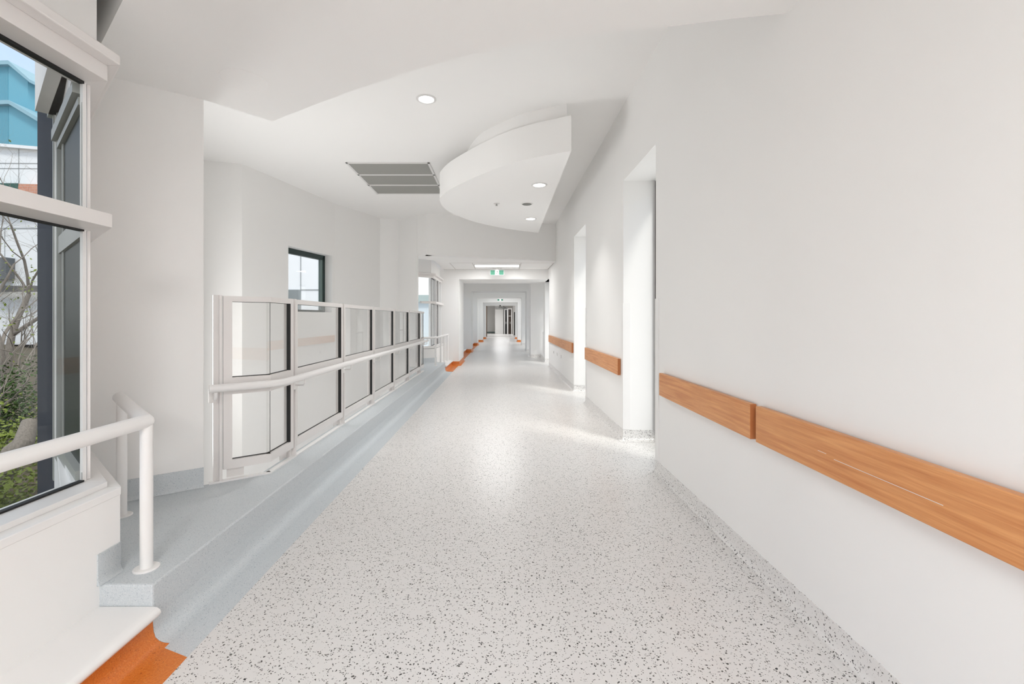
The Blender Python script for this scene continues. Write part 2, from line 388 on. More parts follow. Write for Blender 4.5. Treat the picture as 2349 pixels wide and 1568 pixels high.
# ------------------------------------------------------------------ ceilings
arc = [(XR, 2.235), (1.15, 2.275), (0.876, 2.332), (0.392, 2.419), (-0.002, 2.52), (-0.39, 2.680), (-0.683, 2.83), (-1.16, 3.095), (-1.74, 3.455)]
def smoothpoly(pts, n=6):
    out = []
    for i in range(len(pts) - 1):
        p0 = Vector(pts[max(i - 1, 0)]); p1 = Vector(pts[i]); p2 = Vector(pts[i + 1]); p3 = Vector(pts[min(i + 2, len(pts) - 1)])
        for j in range(n):
            t = j / n
            q = 0.5 * ((2 * p1) + (p2 - p0) * t + (2 * p0 - 5 * p1 + 4 * p2 - p3) * t * t + (3 * p1 - p0 - 3 * p2 + p3) * t ** 3)
            out.append((q.x, q.y))
    out.append(tuple(pts[-1])); return out
poly = [(XR, YB)] + smoothpoly(arc, 5) + [PIER, (-2.47, 2.795), (-2.45, 2.705), (BAYW, 2.105), (BAYW, YB)]
struct(MB().prism(poly, LC, UC + 0.05).build('ceiling_foreground', M['ceil']))
struct(MB().prism([(XA, 1.9), (XA, 12.3), (-3.2, 12.3), (-5.6, 7.3), (-5.62, 6.8), (-4.86, 5.12), (-2.76, 2.95), (-1.9, 2.3)], UC, UC + 0.15).build('ceiling_hall', M['ceil']))
struct(MB().prism([(-2.0, YB), (-1.7, YB), (-1.7, 3.2), (-2.74, 2.86), (-2.0, 2.16)], 3.4, 3.5).build('ceiling_window_pocket', M['ceil']))
struct(MB().prism([(-2.02, 10.80), (-1.75, 10.62), (XR + .02, 11.85), (XR + .02, 13.7), (BAYW, 13.7), (BAYW, 11.65), (-2.3, 11.15)], LC, LC + 0.1).build('ceiling_lobby', M['ceil']))
struct(MB().prism([(-2.35, 11.5), (-1.70, 11.3), (-1.70, 13.7), (-2.35, 13.7)], 3.1, 3.2).build('ceiling_lobby_pocket', M['ceil']))
struct(MB().prism([(-2.2, 13.7), (2.2, 13.7), (2.2, 33.2), (-2.2, 33.2)], LC, LC + 0.1).build('ceiling_corridor', M['ceil']))
struct(MB().prism([(-3.3, 33.2), (3.3, 33.2), (3.3, 47), (-3.3, 47)], 2.68, 2.8).build('ceiling_end', M['ceil']))
# hidden lamp pan recess lines of the lobby ceiling tiles
tg = MB()
for x in (-1.39, -0.79, 0.52, 1.385): tg.box(x - 0.008, x + 0.008, 12.15, 13.69, LC - 0.004, LC)
for y in (12.17,): tg.box(-1.39, 1.385, y - 0.006, y + 0.006, LC - 0.003, LC)
struct(tg.build('trim_7', M['taupe']))

# drop bulkhead, lens shaped
low = [(-0.995, 7.35), (-0.97, 7.12), (-0.906, 6.93), (-0.76, 6.62), (-0.489, 6.214), (-0.217, 5.86), (0.06, 5.55), (0.36, 5.319), (0.778, 5.09)]
far_ = [(0.797, 9.914), (0.378, 9.671), (-0.051, 9.335), (-0.472, 8.872), (-0.80, 8.30), (-0.96, 7.80), (-0.995, 7.35)]
lens = smoothpoly(low, 5) + smoothpoly(far_, 5)[:-1]
bh = sempty('ceiling_bulkhead', (0.2, 7.4, 3.28))
MB().prism(lens, 3.28, 3.68).build('bulkhead_drum', M['ceil'], bh)
pn = smoothpoly([(-0.62, 7.4), (-0.60, 7.0), (-0.503, 6.661), (-0.36, 6.22), (-0.219, 5.96), (0.058, 5.64), (0.313, 5.42), (0.743, 5.20)], 5)
pn += smoothpoly([(0.743, 9.6), (0.3, 9.3), (-0.2, 8.85), (-0.5, 8.2), (-0.62, 7.4)], 5)[:-1]
MB().prism(pn, 3.68, UC + 0.01).build('bulkhead_neck', M['ceil'], bh)
for o in (bh,): pass

# ------------------------------------------------------------------ near window (window_1)
def baywin(n, yc, y_end, sgn, xg, zs=0.634, k=1.0):
    """window wall along y ending in a corner at yc with a 45 degree return; sgn +1: the return goes to +y"""
    o = sempty('window_%d' % n, (BAYW, (yc + y_end) / 2, zs))
    a, b = sorted((yc, y_end))
    R0 = (BAYW, yc); R1 = (BAYW - .72 * k, yc + sgn * 0.635 * k)
    G0 = (xg, yc + sgn * 0.012); G1 = (-2.60, yc + sgn * (0.012 + 0.60))
    def par(x, off=0): return (x, yc + sgn * off)
    s = MB()
    # sill board with lip
    s.box(xg - 0.10, BAYW + 0.002, a if sgn > 0 else yc, b if sgn < 0 else yc, zs - 0.034, zs)
    s.prism([par(BAYW + 0.002), par(BAYW + 0.002, 0.0), (BAYW - .72 * k, yc + sgn * 0.637 * k), (xg - .702 * k, yc + sgn * 0.60 * k), par(xg - 0.1, 0)], zs - 0.034, zs)
    s.build('window_sill', M['trim'], o, bevel=0.003)
    s = MB()
    x1 = BAYW - 0.06
    s.box(xg - 0.05, x1, a if sgn > 0 else yc, b if sgn < 0 else yc, zs, zs + 0.024)
    s.prism([par(x1), (BAYW - .72 * k, yc + sgn * 0.58 * k), (xg - .69 * k, yc + sgn * 0.60 * k), par(xg - 0.05, 0)], zs, zs + 0.024)
    s.build('sill_rail', M['trim'], o, bevel=0.002)
    # head: soffit block and lip
    s = MB()
    s.box(xg - 0.05, x1, a, b, 2.485, 2.556)
    s.prism([par(x1), (BAYW - .72 * k, yc + sgn * 0.58 * k), (xg - .702 * k, yc + sgn * 0.62 * k), par(xg - 0.05, 0)], 2.485, 2.556)
    s.build('window_head', M['frame'], o, bevel=0.002)
    s = MB()
    s.box(xg - 0.05, BAYW, a, b, 2.556, 2.60)
    s.prism([par(BAYW), (BAYW - .72 * k, yc + sgn * 0.635 * k), (xg - .702 * k, yc + sgn * 0.62 * k), par(xg - 0.05, 0)], 2.556, 2.60)
    s.build('pelmet', M['frame'], o, bevel=0.006)
    # transom with mitred return
    s = MB()
    s.box(xg - 0.03, BAYW, a, b - 0.045 if sgn > 0 else b, 1.808, 1.868) if sgn > 0 else s.box(xg - 0.03, BAYW, a + 0.045, b, 1.808, 1.868)
    s.prism([par(BAYW, -0.045), (BAYW - 0.52 * k, yc + sgn * 0.41 * k), (xg - 0.42 * k, yc + sgn * 0.375 * k), par(xg, 0.01), par(xg - 0.03, -0.045)], 1.808, 1.868)
    s.build('transom', M['frame'], o, bevel=0.002)
    # gaskets and panes
    g = MB()
    for z0, z1 in ((zs + 0.024, zs + 0.032), (1.800, 1.808), (1.868, 1.876), (2.473, 2.485)): g.box(xg - 0.012, xg + 0.012, a, b, z0, z1)
    g.build('gasket', M['black'], o)
    MB().box(xg - 0.004, xg + 0.004, a, b, zs + 0.032, 1.80).build('window_pane', M['glass'], o)
    MB().box(xg - 0.004, xg + 0.004, a, b, 1.876, 2.473).build('window_pane', M['glass'], o)
    # corner post and return lining
    c = MB(); c.box(xg - 0.008, xg + 0.005, *sorted((yc, yc + sgn * 0.018)), zs + 0.024, 2.485)
    c.build('corner_post', M['trim'], o)
    return o
w1 = baywin(1, 2.078, YB, 1, -1.918)
G0, G1 = (-1.925, 2.10), (-2.66, 2.735); G0_, G1_ = G0, G1
# lining of the return: white inside, dark green glass in a grey frame outside
lin = MB().ob(G0_, G1_, 0.0, 0.96, 0.008, 0.02, 0.66, 2.485)
lin.build('return_lining', M['frame'], w1)
gl = math.dist(G0, G1)
gm = mat('dark_green_glass', (0.018, 0.034, 0.032), 0.45, spec=0.15)
nz = N(gm, 'ShaderNodeTexNoise'); nz.inputs['Scale'].default_value = 60; nz.inputs['Detail'].default_value = 6
tcn = N(gm, 'ShaderNodeTexCoord'); L(gm, tcn.outputs['Object'], nz.inputs['Vector'])
cl = N(gm, 'ShaderNodeClamp'); L(gm, mathn(gm, 'MULTIPLY_ADD', nz.outputs[0], 5, -3.1), cl.inputs[0])
L(gm, mixc(gm, mathn(gm, 'MULTIPLY', cl.outputs[0], 0.2), (0.010, 0.022, 0.020), (0.2, 0.22, 0.21)), bsdf(gm).inputs['Base Color'])
M['dggl'] = gm
gf = MB()
gf.ob(G0, G1, 0.03, gl - 0.10, 0.0, 0.006, 0.70, 2.44); gf.build('return_glass', M['dggl'], w1)
gf = MB()
gf.ob(G0, G1, gl - 0.06, gl - 0.02, -0.03, 0.006, 0.45, 2.75); gf.ob(G0, G1, gl - 0.115, gl - 0.075, -0.02, 0.006, 0.45, 2.6)
gf.ob(G0, G1, 0.02, gl - 0.075, -0.04, 0.0, 2.44, 2.50); gf.ob(G0, G1, 0.02, gl - 0.075, -0.02, 0.0, 2.39, 2.425)
gf.ob(G0, G1, 0.02, gl - 0.075, -0.03, 0.0, 0.60, 0.70); gf.ob(G0, G1, 0.02, gl - 0.115, -0.014, 0.0, 1.78, 1.88)
gf.ob(G0, G1, gl - 0.25, gl - 0.215, -0.008, -0.001, 0.70, 2.39)
gf.build('return_frame', M['metal'] if False else mat('weathered_grey_aluminium', (0.34, 0.35, 0.33), 0.5), w1)
navy = mat('navy_cladding', (0.030, 0.037, 0.052), 0.6, spec=0.2)
nz = N(navy, 'ShaderNodeTexNoise'); nz.inputs['Scale'].default_value = 70; nz.inputs['Detail'].default_value = 4
tcn = N(navy, 'ShaderNodeTexCoord'); L(navy, tcn.outputs['Object'], nz.inputs['Vector'])
cl = N(navy, 'ShaderNodeClamp'); L(navy, mathn(navy, 'MULTIPLY_ADD', nz.outputs[0], 6, -4.0), cl.inputs[0])
L(navy, mixc(navy, mathn(navy, 'MULTIPLY', cl.outputs[0], 0.5), (0.030, 0.037, 0.052), (0.16, 0.18, 0.2)), bsdf(navy).inputs['Base Color'])
struct(MB().prism([(-2.70, 2.765), (-2.862, 2.805), (-2.93, 3.1), (-2.72, 3.0)], -1.5, 7.0).build('wall_left_navy_cladding', navy))

MB().ob(G0, G1, 0.02, gl + 0.02, -0.05, 0.0, 2.60, 3.4).build('return_fascia', mat('grey_green_sheet', (0.36, 0.39, 0.36), 0.6), w1)

# ------------------------------------------------------------------ window_2 in the hall wall
o = sempty('window_2', (wa[0], wa[1], WZ0))
f = MB(); d0, d1 = -0.24, -0.17
f.ob(wa, wb, U0, U0 + 0.06, d0, d1, WZ0, WZ1); f.ob(wa, wb, U1 - 0.07, U1, d0, d1, WZ0, WZ1)
f.ob(wa, wb, U0, U1, d0, d1, WZ0, WZ0 + 0.045); f.ob(wa, wb, U0, U1, d0, d1, WZ1 - 0.10, WZ1)
f.build('window_frame', M['darkgreen'], o)
f = MB(); f.ob(wa, wb, U1 - 0.14, U1 - 0.07, d0 + 0.01, d1 - 0.01, WZ0 + 0.045, WZ1 - 0.10); f.build('sash', M['greygreen'], o)
MB().ob(wa, wb, U0 + 0.06, U1 - 0.14, d0 + 0.02, d0 + 0.026, WZ0 + 0.045, WZ1 - 0.10).build('window_pane', M['glass'], o)

# ------------------------------------------------------------------ far bay window (window_3) and corridor windows (window_4, window_8)
YC3 = 12.0
w3 = baywin(3, YC3, 13.66, -1, -1.86, 0.67, 0.62)
for y in (12.55, 13.08, 13.6): MB().box(-1.88, -1.80, y, y + 0.06, 0.684, 2.485).build('mullion', M['trim'], w3)
MB().seg((-1.86, YC3), (-2.30, YC3 - 0.38), 0.0, 0.006, 0.69, 2.485).build('window_pane', M['glass'], w3)
g = MB()
for y in (YC3 - 0.004, 13.06): g.box(-1.872, -1.850, y - 0.012, y + 0.004, 0.70, 2.48)
g.build('gasket', M['black'], w3)
W = MB(); W.box(-1.95, BAYW, YC3, 13.7, -1.5, 0.626); W.prism([(BAYW, YC3), (-2.30, YC3 - 0.50), (-2.4, YC3 - 0.4), (-1.95, YC3)], -1.5, 0.626)
struct(W.build('wall_left_lobby', M['wall']))
W = MB(); W.box(-1.95, -1.86, YC3, 13.7, 2.60, 3.15); W.seg((-1.86, YC3), (-2.30, YC3 - 0.38), 0, 0.1, 2.60, 3.15)
struct(W.build('wall_left_lobby_above_window', M['wall']))
struct(MB().sweep([(-2.25, YC3 - 0.45), (BAYW, YC3), (BAYW, 12.15)], sk2).build('baseboard_left_3', M['blue'], smooth=50))
MB()
def far_ledge(y0, y1, n):
    struct(MB().sweep([(XK, y0), (XK, y1)], nose).build('ledge', M['trim'], smooth=50)); orange(y0, y1, n)
far_ledge(12.155, 13.7, 9)
def corr_window(n, y0, y1, side=-1):
    X = 1.75 * side
    o = sempty('window_%d' % n, (X, (y0 + y1) / 2, 0.16))
    lo, hi = sorted((X, X + side * 0.08)); f = MB()
    for y in (y0, (y0 + y1) / 2 - 0.03, y1 - 0.06): f.box(lo, hi, y, y + 0.06, 0.16, 2.6)
    for z in (0.16, 0.80, 1.82, 2.54): f.box(lo, hi, y0 + .06, y1 - .06, z, z + 0.06)
    f.build('window_frame', M['frame'], o)
    MB().box(X + side * 0.04, X + side * 0.045, y0 + .06, y1 - .06, 0.22, 2.54).build('window_pane', M['glass'], o)
    struct(MB().box(*sorted((X - side * 0.0, X + side * 0.12)), y0, y1, 2.6, LC).build('wall_%s_over_window_%d' % ('left' if side < 0 else 'right', n), M['wall']))
    struct(MB().box(*sorted((X - side * 0.0, X + side * 0.12)), y0, y1, -0.1, 0.16).build('wall_%s_under_window_%d' % ('left' if side < 0 else 'right', n), M['wall']))

# ------------------------------------------------------------------ portals: beams and columns
def portal(n, y0, y1, xl, xr, zb, left=True, right=True, sk_right='skirt', xo=2.2):
    m_ = MB(); m_.box(-xo, xo, y0, y1, zb, LC + 0.0)
    struct(m_.build('beam_%d' % n, M['wall']))
    if left:
        struct(MB().box(-xo, xl, y0, y1, -0.05, zb).build('column_left_%d' % n, M['wall']))
        pr = [(-o_, z) for o_, z in [(0, 0), (0.06, 0.001), (0.04, 0.006), (0.02, 0.018), (0.008, 0.04), (0.006, 0.127), (0, 0.127)]]
        struct(MB().sweep([(-1.75, y0), (xl, y0), (xl, y1)], [(-a, z) for a, z in pr]).build('baseboard_left_%d' % (n + 3), M['orange'], smooth=50))
    if right:
        struct(MB().box(xr, xo, y0, y1, -0.05, zb).build('column_right_%d' % n, M['wall']))
        struct(MB().sweep([(1.75, y0), (xr, y0), (xr, y1)], [(-a, z) for a, z in sk]).build('baseboard_right_%d' % (n + 4), M[sk_right], smooth=50))
portal(1, 13.7, 15.3, -1.285, XR, 2.60, right=False)
portal(2, 19.2, 20.3, -1.29, 1.045, 2.575)
portal(3, 24.2, 25.2, -1.295, 1.06, 2.545)
portal(4, 27.8, 29.0, -1.18, 0.97, 2.42, sk_right='orange')
portal(5, 32.0, 33.2, -1.14, 0.965, 2.36, sk_right='orange', xo=3.2)
struct(MB().box(1.045, 2.2, 16.4, 17.4, -0.05, LC).build('column_right_6', M['wall']))
struct(MB().sweep([(1.75, 16.4), (1.045, 16.4), (1.045, 17.4)], [(-a, z) for a, z in sk]).build('baseboard_right_10', M['skirt'], smooth=50))
corr_window(4, 15.3, 19.2); corr_window(8, 20.3, 24.2); far_ledge(15.3, 19.2, 11); far_ledge(20.3, 24.2, 13)
corr_window(9, 25.2, 27.8); corr_window(10, 29.0, 32.0)
corr_window(11, 15.3, 16.4, 1); corr_window(12, 17.4, 19.2, 1); corr_window(13, 20.3, 24.2, 1); corr_window(14, 25.2, 27.8, 1); corr_window(15, 29.0, 32.0, 1)
def strip_floor(y0, y1, m_, nm):
    struct(MB().box(-1.75, XS, y0, y1, -0.06, 0.0).build(nm, m_))
strip_floor(25.2, 33.2, M['floor'], 'floor_side')
struct(MB().box(1.40, 1.75, 15.3, 16.4, -0.05, 0.16).build('ledge', M['trim'], bevel=0.01))
struct(MB().sweep([(1.40, 15.3), (1.40, 16.4)], [(-a, z) for a, z in sk]).build('baseboard_right_11', M['skirt'], smooth=50))
# end room
W = MB(); W.box(-3.2, -1.14, 33.2, 33.3, 0, 2.68)
W.box(-3.2, 3.2, 45.8, 46.0, 0, 2.68); W.box(-3.3, -3.2, 33.2, 46, 0, 2.68); W.box(3.2, 3.3, 33.2, 46, 0, 2.68)
struct(W.build('wall_back', M['wall']))
struct(MB().box(-0.64, 0.16, 43.4, 45.8, 0, 2.68).build('wall_back_pillar', M['wall']))
struct(MB().box(-3.2, -0.64, 45.77, 45.8, 0, 0.13).build('baseboard_back', M['greygreen']))
struct(MB().box(0.27, 3.2, 42.6, 42.8, 0, 2.68).build('wall_back_right', mat('grey_beige_paint', (0.45, 0.43, 0.41), 0.7)))
def door(n, x0, x1, y, zt, m_, frame=True):
    o = sempty('door_%d' % n, ((x0 + x1) / 2, y, 0))
    MB().box(x0, x1, y - 0.05, y, 0.01, zt).build('door_leaf', m_, o)
    if frame:
        f = MB(); f.box(x0 - 0.07, x0, y - 0.09, y, 0, zt + 0.07); f.box(x1, x1 + 0.07, y - 0.09, y, 0, zt + 0.07); f.box(x0, x1, y - 0.09, y, zt, zt + 0.07)
        f.build('door_frame', M['plastic'], o)
    MB().box(x1 - 0.12, x1 - 0.08, y - 0.10, y - 0.05, 0.95, 1.15).build('door_handle', M['metal'], o)
    return o
door(1, 0.30, 0.50, 42.6, 2.27, M['blackdoor']); d2 = door(2, 0.60, 0.88, 42.4, 2.32, M['darkdoor'])
MB().box(0.64, 0.84, 42.335, 42.345, 1.66, 1.70).build('door_sign', M['plastic'], d2)
door(3, 1.04, 1.9, 39.0, 2.0, M['blackdoor'], False)
struct(MB().box(0.96, 1.04, 38.95, 39.1, 0, 2.68).build('wall_right_end_1', M['wall'])); struct(MB().box(1.04, 3.2, 38.97, 39.1, 2.0, 2.68).build('wall_right_end_2', M['wall']))
door(4, -1.32, -1.16, 36.0, 2.6, mat('brown_timber', (0.10, 0.06, 0.035), 0.5), False)
struct(MB().box(-3.2, -1.32, 35.9, 36.0, 0, 2.68).build('wall_left_end', M['wall']))

# ------------------------------------------------------------------ balustrade with glass panels
BX = -1.72; ZT = 1.564
bal = thing('balustrade', (BX, 6.8, PL), 'long white framed balustrade with clear glass panels and a handrail along the blue platform edge', 'balustrade')
posts = [(BX, 3.79 + 1.17 * i) for i in range(6)]
up = (0, 1)
def post(p, q, u=0.0):
    m_ = MB(); m_.ob(p, q, u - 0.028, u + 0.028, -0.08, -0.030, PL, ZT + 0.006)
    m_.build('post', M['frame'], bal, bevel=0.002)
    m2 = MB(); m2.ob(p, q, u + 0.006, u + 0.024, -0.031, 0.0, PL, ZT + 0.004)
    m2.build('post_fin', M['frame'], bal, bevel=0.001)
def panel(p, q, u0, u1, ls, rs, gask=True, kinkline=False):
    """frame between u0 and u1 measured along p->q"""
    f = MB(); n0, n1 = -0.032, 0.0
    for z0, z1 in ((1.525, ZT), (0.866, 0.985), (0.338, 0.400)): f.ob(p, q, u0, u1, n0, n1, z0, z1)
    if ls: f.ob(p, q, u0, u0 + ls, n0, n1, 0.400, 0.866); f.ob(p, q, u0, u0 + ls, n0, n1, 0.985, 1.525)
    if rs: f.ob(p, q, u1 - rs, u1, n0, n1, 0.400, 0.866); f.ob(p, q, u1 - rs, u1, n0, n1, 0.985, 1.525)
    fo = f.build('panel_frame', M['frame'], bal)
    g = MB(); a, b = u0 + ls, u1 - rs
    for z0, z1 in ((0.400, 0.866), (0.985, 1.525)):
        g.ob(p, q, b - 0.005 if rs else b - 0.003, b, n0, n1 - 0.001 if rs else n0 + 0.012, z0, z1)
        g.ob(p, q, a, b, n0, n0 + 0.008, z0, z0 + 0.005)
        g.ob(p, q, a, b, n0, n0 + 0.004, z1 - 0.003, z1)
    g.build('gasket', M['black'], fo)
    for z0, z1 in ((0.400, 0.866), (0.985, 1.525)):
        MB().ob(p, q, a, b - 0.004, n0 + 0.001, n0 + 0.006, z0, z1).build('glass_pane', M['balglass'], fo)
KX = (BX, 3.385); KA = (-2.03, 3.155)
la = math.dist(KA, KX)
post(KA, KX, 0.055); panel(KA, KX, 0.085, la + 0.002, 0.055, 0.0)
for i, p in enumerate(posts): post((BX, 0), (BX, 1), p[1])
P0, P1 = (BX, 0), (BX, 1)
panel(P0, P1, 3.385, posts[0][1] - 0.03, 0.0, 0.05)
for i in range(5): panel(P0, P1, posts[i][1] + 0.026, posts[i + 1][1] - 0.03, 0.022, 0.05)
KE = (-1.99, 10.62)
panel((BX, 9.67), (BX, 10.1), 0.0, 0.43, 0.022, 0.0)
panel((BX, 10.10), KE, 0.0, math.dist((BX, 10.1), KE) - 0.03, 0.0, 0.05)
# foot strip
m_ = MB(); m_.seg(KA, KX, -0.034, 0.004, PL, PL + 0.012); m_.box(BX - 0.034, BX + 0.004, 3.385, 10.1, PL, PL + 0.012)
m_.build('foot_strip', M['trim'], bal)
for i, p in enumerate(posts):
    MB().ob(P0, P1, p[1] - 0.135, p[1] - 0.028, -0.066, -0.058, PL + 0.01, 0.34).build('foot_shade_plate', M['frame'], bal)  # plates stand in for shadow patches beside the post feet
MB().ob(KA, KX, 0.11, 0.22, -0.066, -0.058, PL + 0.01, 0.34).build('foot_shade_plate', M['frame'], bal)  # same stand-in for the shadow patch in the kinked bay
# wall bracket block at the pier
MB().ob(KA, KX, -0.0, 0.06, -0.07, -0.01, 0.815, 0.905).build('wall_bracket', M['frame'], bal)
# handrail
hz = 0.926; HR = 0.0275
hr = MB().tube([(-1.985, 3.085, hz), (-1.70, 3.32, hz), (-1.655, 3.375, hz), (-1.638, 3.46, hz), (-1.638, 10.0, hz), (-1.66, 10.17, hz)], HR, 24).build('handrail', M['steel'], bal, smooth=40)
def brk(x, y, xw=BX):
    t = MB().tube([(x, y, hz - HR), (x, y, hz - 0.062), (x - 0.012, y, hz - 0.075), (xw, y, hz - 0.075)], 0.007, 10)
    t.box(xw - 0.002, xw + 0.004, y - 0.03, y + 0.03, hz - 0.11, hz - 0.045)
    t.build('rail_bracket', M['steel'], hr, smooth=40)
for p in posts: brk(-1.638, p[1] + 0.0)
brk(-1.638, 9.98)
MB().tube([(-1.955, 3.11, hz - HR), (-1.955, 3.11, hz - 0.06), (-1.965, 3.12, hz - 0.075), (-1.985, 3.15, hz - 0.075)], 0.011, 12).build('rail_bracket', M['steel'], hr, smooth=40)

# ------------------------------------------------------------------ tubular guard railings
def flange(c, r=0.052): return MB().lathe([(0.001, 0), (r, 0), (r, 0.004), (r - 0.004, 0.007), (0.001, 0.007)], c, 32)
rl = thing('guard_railing', (-1.638, 2.1, PL), 'white tubular guard railing with a bent corner on the platform end by the near window', 'railing')
rz_ = 0.930
MB().tube([(-1.638, YB, rz_), (-1.638, 2.098, rz_)], 0.031, 28).build('top_rail', M['steel'], rl, smooth=40)
MB().tube([(-1.638, 2.098, rz_), (-2.30, 2.735, rz_)], 0.031, 28).build('top_rail', M['steel'], rl, smooth=40)
e_ = MB().lathe([(0.001, -0.031), (0.012, -0.0286), (0.022, -0.022), (0.0286, -0.012), (0.031, 0), (0.0286, 0.012), (0.022, 0.022), (0.012, 0.0286), (0.001, 0.031)], (-1.638, 2.098, rz_), 28)
e_.build('corner_knuckle', M['steel'], rl, smooth=60)
for x, y in ((-1.638, 2.098), (-2.221, 2.66)):
    p_ = MB().tube([(x, y, PL + 0.004), (x, y, rz_ - 0.01)], 0.0255, 28).build('post', M['steel'], rl, smooth=40)
    flange((x, y, PL)).build('base_flange', M['steel'], p_, smooth=30)
p_ = MB().tube([(-1.638, -0.6, 0.16), (-1.638, -0.6, rz_ - 0.01)], 0.0255, 28).build('post', M['steel'], rl, smooth=40)
flange((-1.638, -0.6, 0.16)).build('base_flange', M['steel'], p_, smooth=30)

rl = thing('guard_railing', (-1.62, 11.2, PL), 'white tubular railing with slim posts at the platform far end below the bright window', 'railing')
MB().tube([(-2.15, 10.98, 0.94), (-1.63, 11.2, 0.94), (-1.60, 13.55, 0.94)], 0.026, 16).build('top_rail', M['steel'], rl, smooth=40)
for x, y, z in ((-1.63, 11.2, PL), (-1.62, 12.1, PL), (-1.61, 12.75, 0.16), (-1.60, 13.5, 0.16)):
    p_ = MB().tube([(x, y, z), (x, y, 0.93)], 0.023, 16).build('post', M['steel'], rl, smooth=40)
    flange((x, y, z), 0.045).build('base_flange', M['steel'], p_, smooth=30)
def small_rail(x, y0, y1, label):
    rl = thing('guard_railing', (x, (y0 + y1) / 2, 0.16), label, 'railing')
    MB().tube([(x, y0, 0.93), (x, y1, 0.93)], 0.025, 12).build('top_rail', M['steel'], rl, smooth=40)
    n = max(2, int((y1 - y0) / 1.2) + 1)
    for i in range(n):
        y = y0 + 0.05 + (y1 - y0 - 0.1) * i / (n - 1)
        MB().tube([(x, y, 0.16), (x, y, 0.92)], 0.02, 12).build('post', M['steel'], rl, smooth=40)
small_rail(-1.60, 15.4, 19.1, 'slim white railing on the left ledge between the first and second columns')
small_rail(-1.60, 20.4, 24.1, 'slim white railing on the left ledge behind the second column')
small_rail(1.48, 15.45, 16.3, 'short white railing in the right hand window recess beyond the last doorway')

# ------------------------------------------------------------------ wooden crash rails on the right wall
def crash(y0, y1, label, cracks=()):
    r = thing('crash_rail', (XR, (y0 + y1) / 2, 0.745), label, 'crash rail', 'wooden crash rails along the right wall')
    f = MB().box(1.358, 1.392, y0, y1, 0.743, 0.936).build('board', M['wood'], r, bevel=0.004)
    MB().box(1.3585, 1.3915, y0 - 0.0006, y0 + 0.001, 0.7445, 0.9345).build('end_grain', M['woodend'], f)
    MB().box(1.392, XR, y0 + 0.02, y1 - 0.02, 0.755, 0.924).build('mounting_strip', M['metal'], r)
    for a in cracks:
        MB().prism([(1.3572, a[0]), (1.3582, a[0]), (1.3582, a[1]), (1.3572, a[1])], a[2], a[3]).build('scratch', M['plastic'], f)
    return r
crash(-1.6, 2.436, 'long wooden crash rail board nearest the viewer, with a pale scratch along it', ((1.40, 1.86, 0.826, 0.8278), (1.905, 1.955, 0.836, 0.8376)))
crash(2.488, 3.93, 'wooden crash rail board between the gap and the first white doorway')
crash(5.33, 7.46, 'wooden crash rail board on the wall between the two doorways')
crash(8.84, 10.745, 'wooden crash rail board just past the second doorway, nearer of the far pair')
crash(10.75, 13.25, 'most distant wooden crash rail board, paler, above the wall outlets')

# corner guards
def guard(y, side, top, label):
    m_ = MB()
    if side < 0:   # on the near edge: strip on the wall face and a thin return
        m_.box(XR - 0.006, XR, y - 0.085, y + 0.005, 0.130, top); m_.box(XR, XR + 0.08, y, y + 0.005, 0.130, top)
    else:
        m_.box(XR - 0.006, XR, y, y + 0.085, 0.130, top); m_.box(XR - 0.006, XR + 0.08, y - 0.005, y, 0.130, top)
    tag(m_.build('corner_guard', M['trim'], bevel=0.001), label, 'corner guard', 'white corner guards on the doorway edges')
guard(D1[0], -1, 1.585, 'white corner guard on the near edge of the first doorway')
guard(D1[1], 1, 1.585, 'white corner guard on the far edge of the first doorway')
guard(D2[0], -1, 1.585, 'white corner guard on the near edge of the second doorway')
guard(D2[1], 1, 1.585, 'white corner guard on the far edge of the second doorway')
guard(D3[0], -1, 1.585, 'white corner guard on the near edge of the most distant doorway')
guard(D3[1], 1, 1.585, 'white corner guard on the far edge of the most distant doorway')

# ------------------------------------------------------------------ ceiling fittings
def downlight(x, y, z, label, energy):
    r = thing('downlight', (x, y, z), label, 'downlight', 'round recessed downlights')
    MB().lathe([(0.083, 0.0), (0.112, 0.0), (0.1125, -0.004), (0.106, -0.008), (0.088, -0.009), (0.083, -0.004)], (x, y, z), 48).build('trim_ring', M['plastic'], r, smooth=40)
    d = MB().lathe([(0.001, -0.0045), (0.084, -0.0045), (0.084, -0.001), (0.001, -0.001)], (x, y, z), 48); d.build('diffuser', M['lamp'], r)
    lamp('downlight_glow', 'AREA', (x, y, z - 0.02), energy, size=0.16, color=(1, 0.985, 0.96), spread=math.radians(95))
# trim ring lathe must stay an open ring
downlight(-0.844, 5.091, UC, 'round lit downlight in the high ceiling above the glass balustrade', 6)
downlight(0.526, 6.38, 3.28, 'round lit downlight on the curved bulkhead, nearer of its two', 5)
downlight(0.54, 8.53, 3.28, 'round lit downlight on the curved bulkhead, farther of its two', 5)

# return air grille
g = thing('air_grille', (-1.8, 8.03, UC), 'large three-panel grey return air grille in a white frame on the high ceiling', 'air grille')
x0, x1, y0, y1 = -2.455, -1.135, 7.144, 8.933; zf = UC - 0.012
m_ = MB(); bw = 0.035; pw = (y1 - y0 - 2 * bw - 2 * 0.05) / 3
m_.box(x0, x0 + bw, y0, y1, zf, UC); m_.box(x1 - bw, x1, y0, y1, zf, UC); m_.box(x0, x1, y0, y0 + bw, zf, UC); m_.box(x0, x1, y1 - bw, y1, zf, UC)
for i in (1, 2):
    yy = y0 + bw + i * pw + (i - 1) * 0.05; m_.box(x0, x1, yy, yy + 0.05, zf, UC)
m_.build('frame', M['plastic'], g, bevel=0.002)
gp = mat('perforated_grille', (0.17, 0.17, 0.158), 0.6)
vt = N(gp, 'ShaderNodeTexWave'); vt.inputs['Scale'].default_value = 40; vt.bands_direction = 'Y'
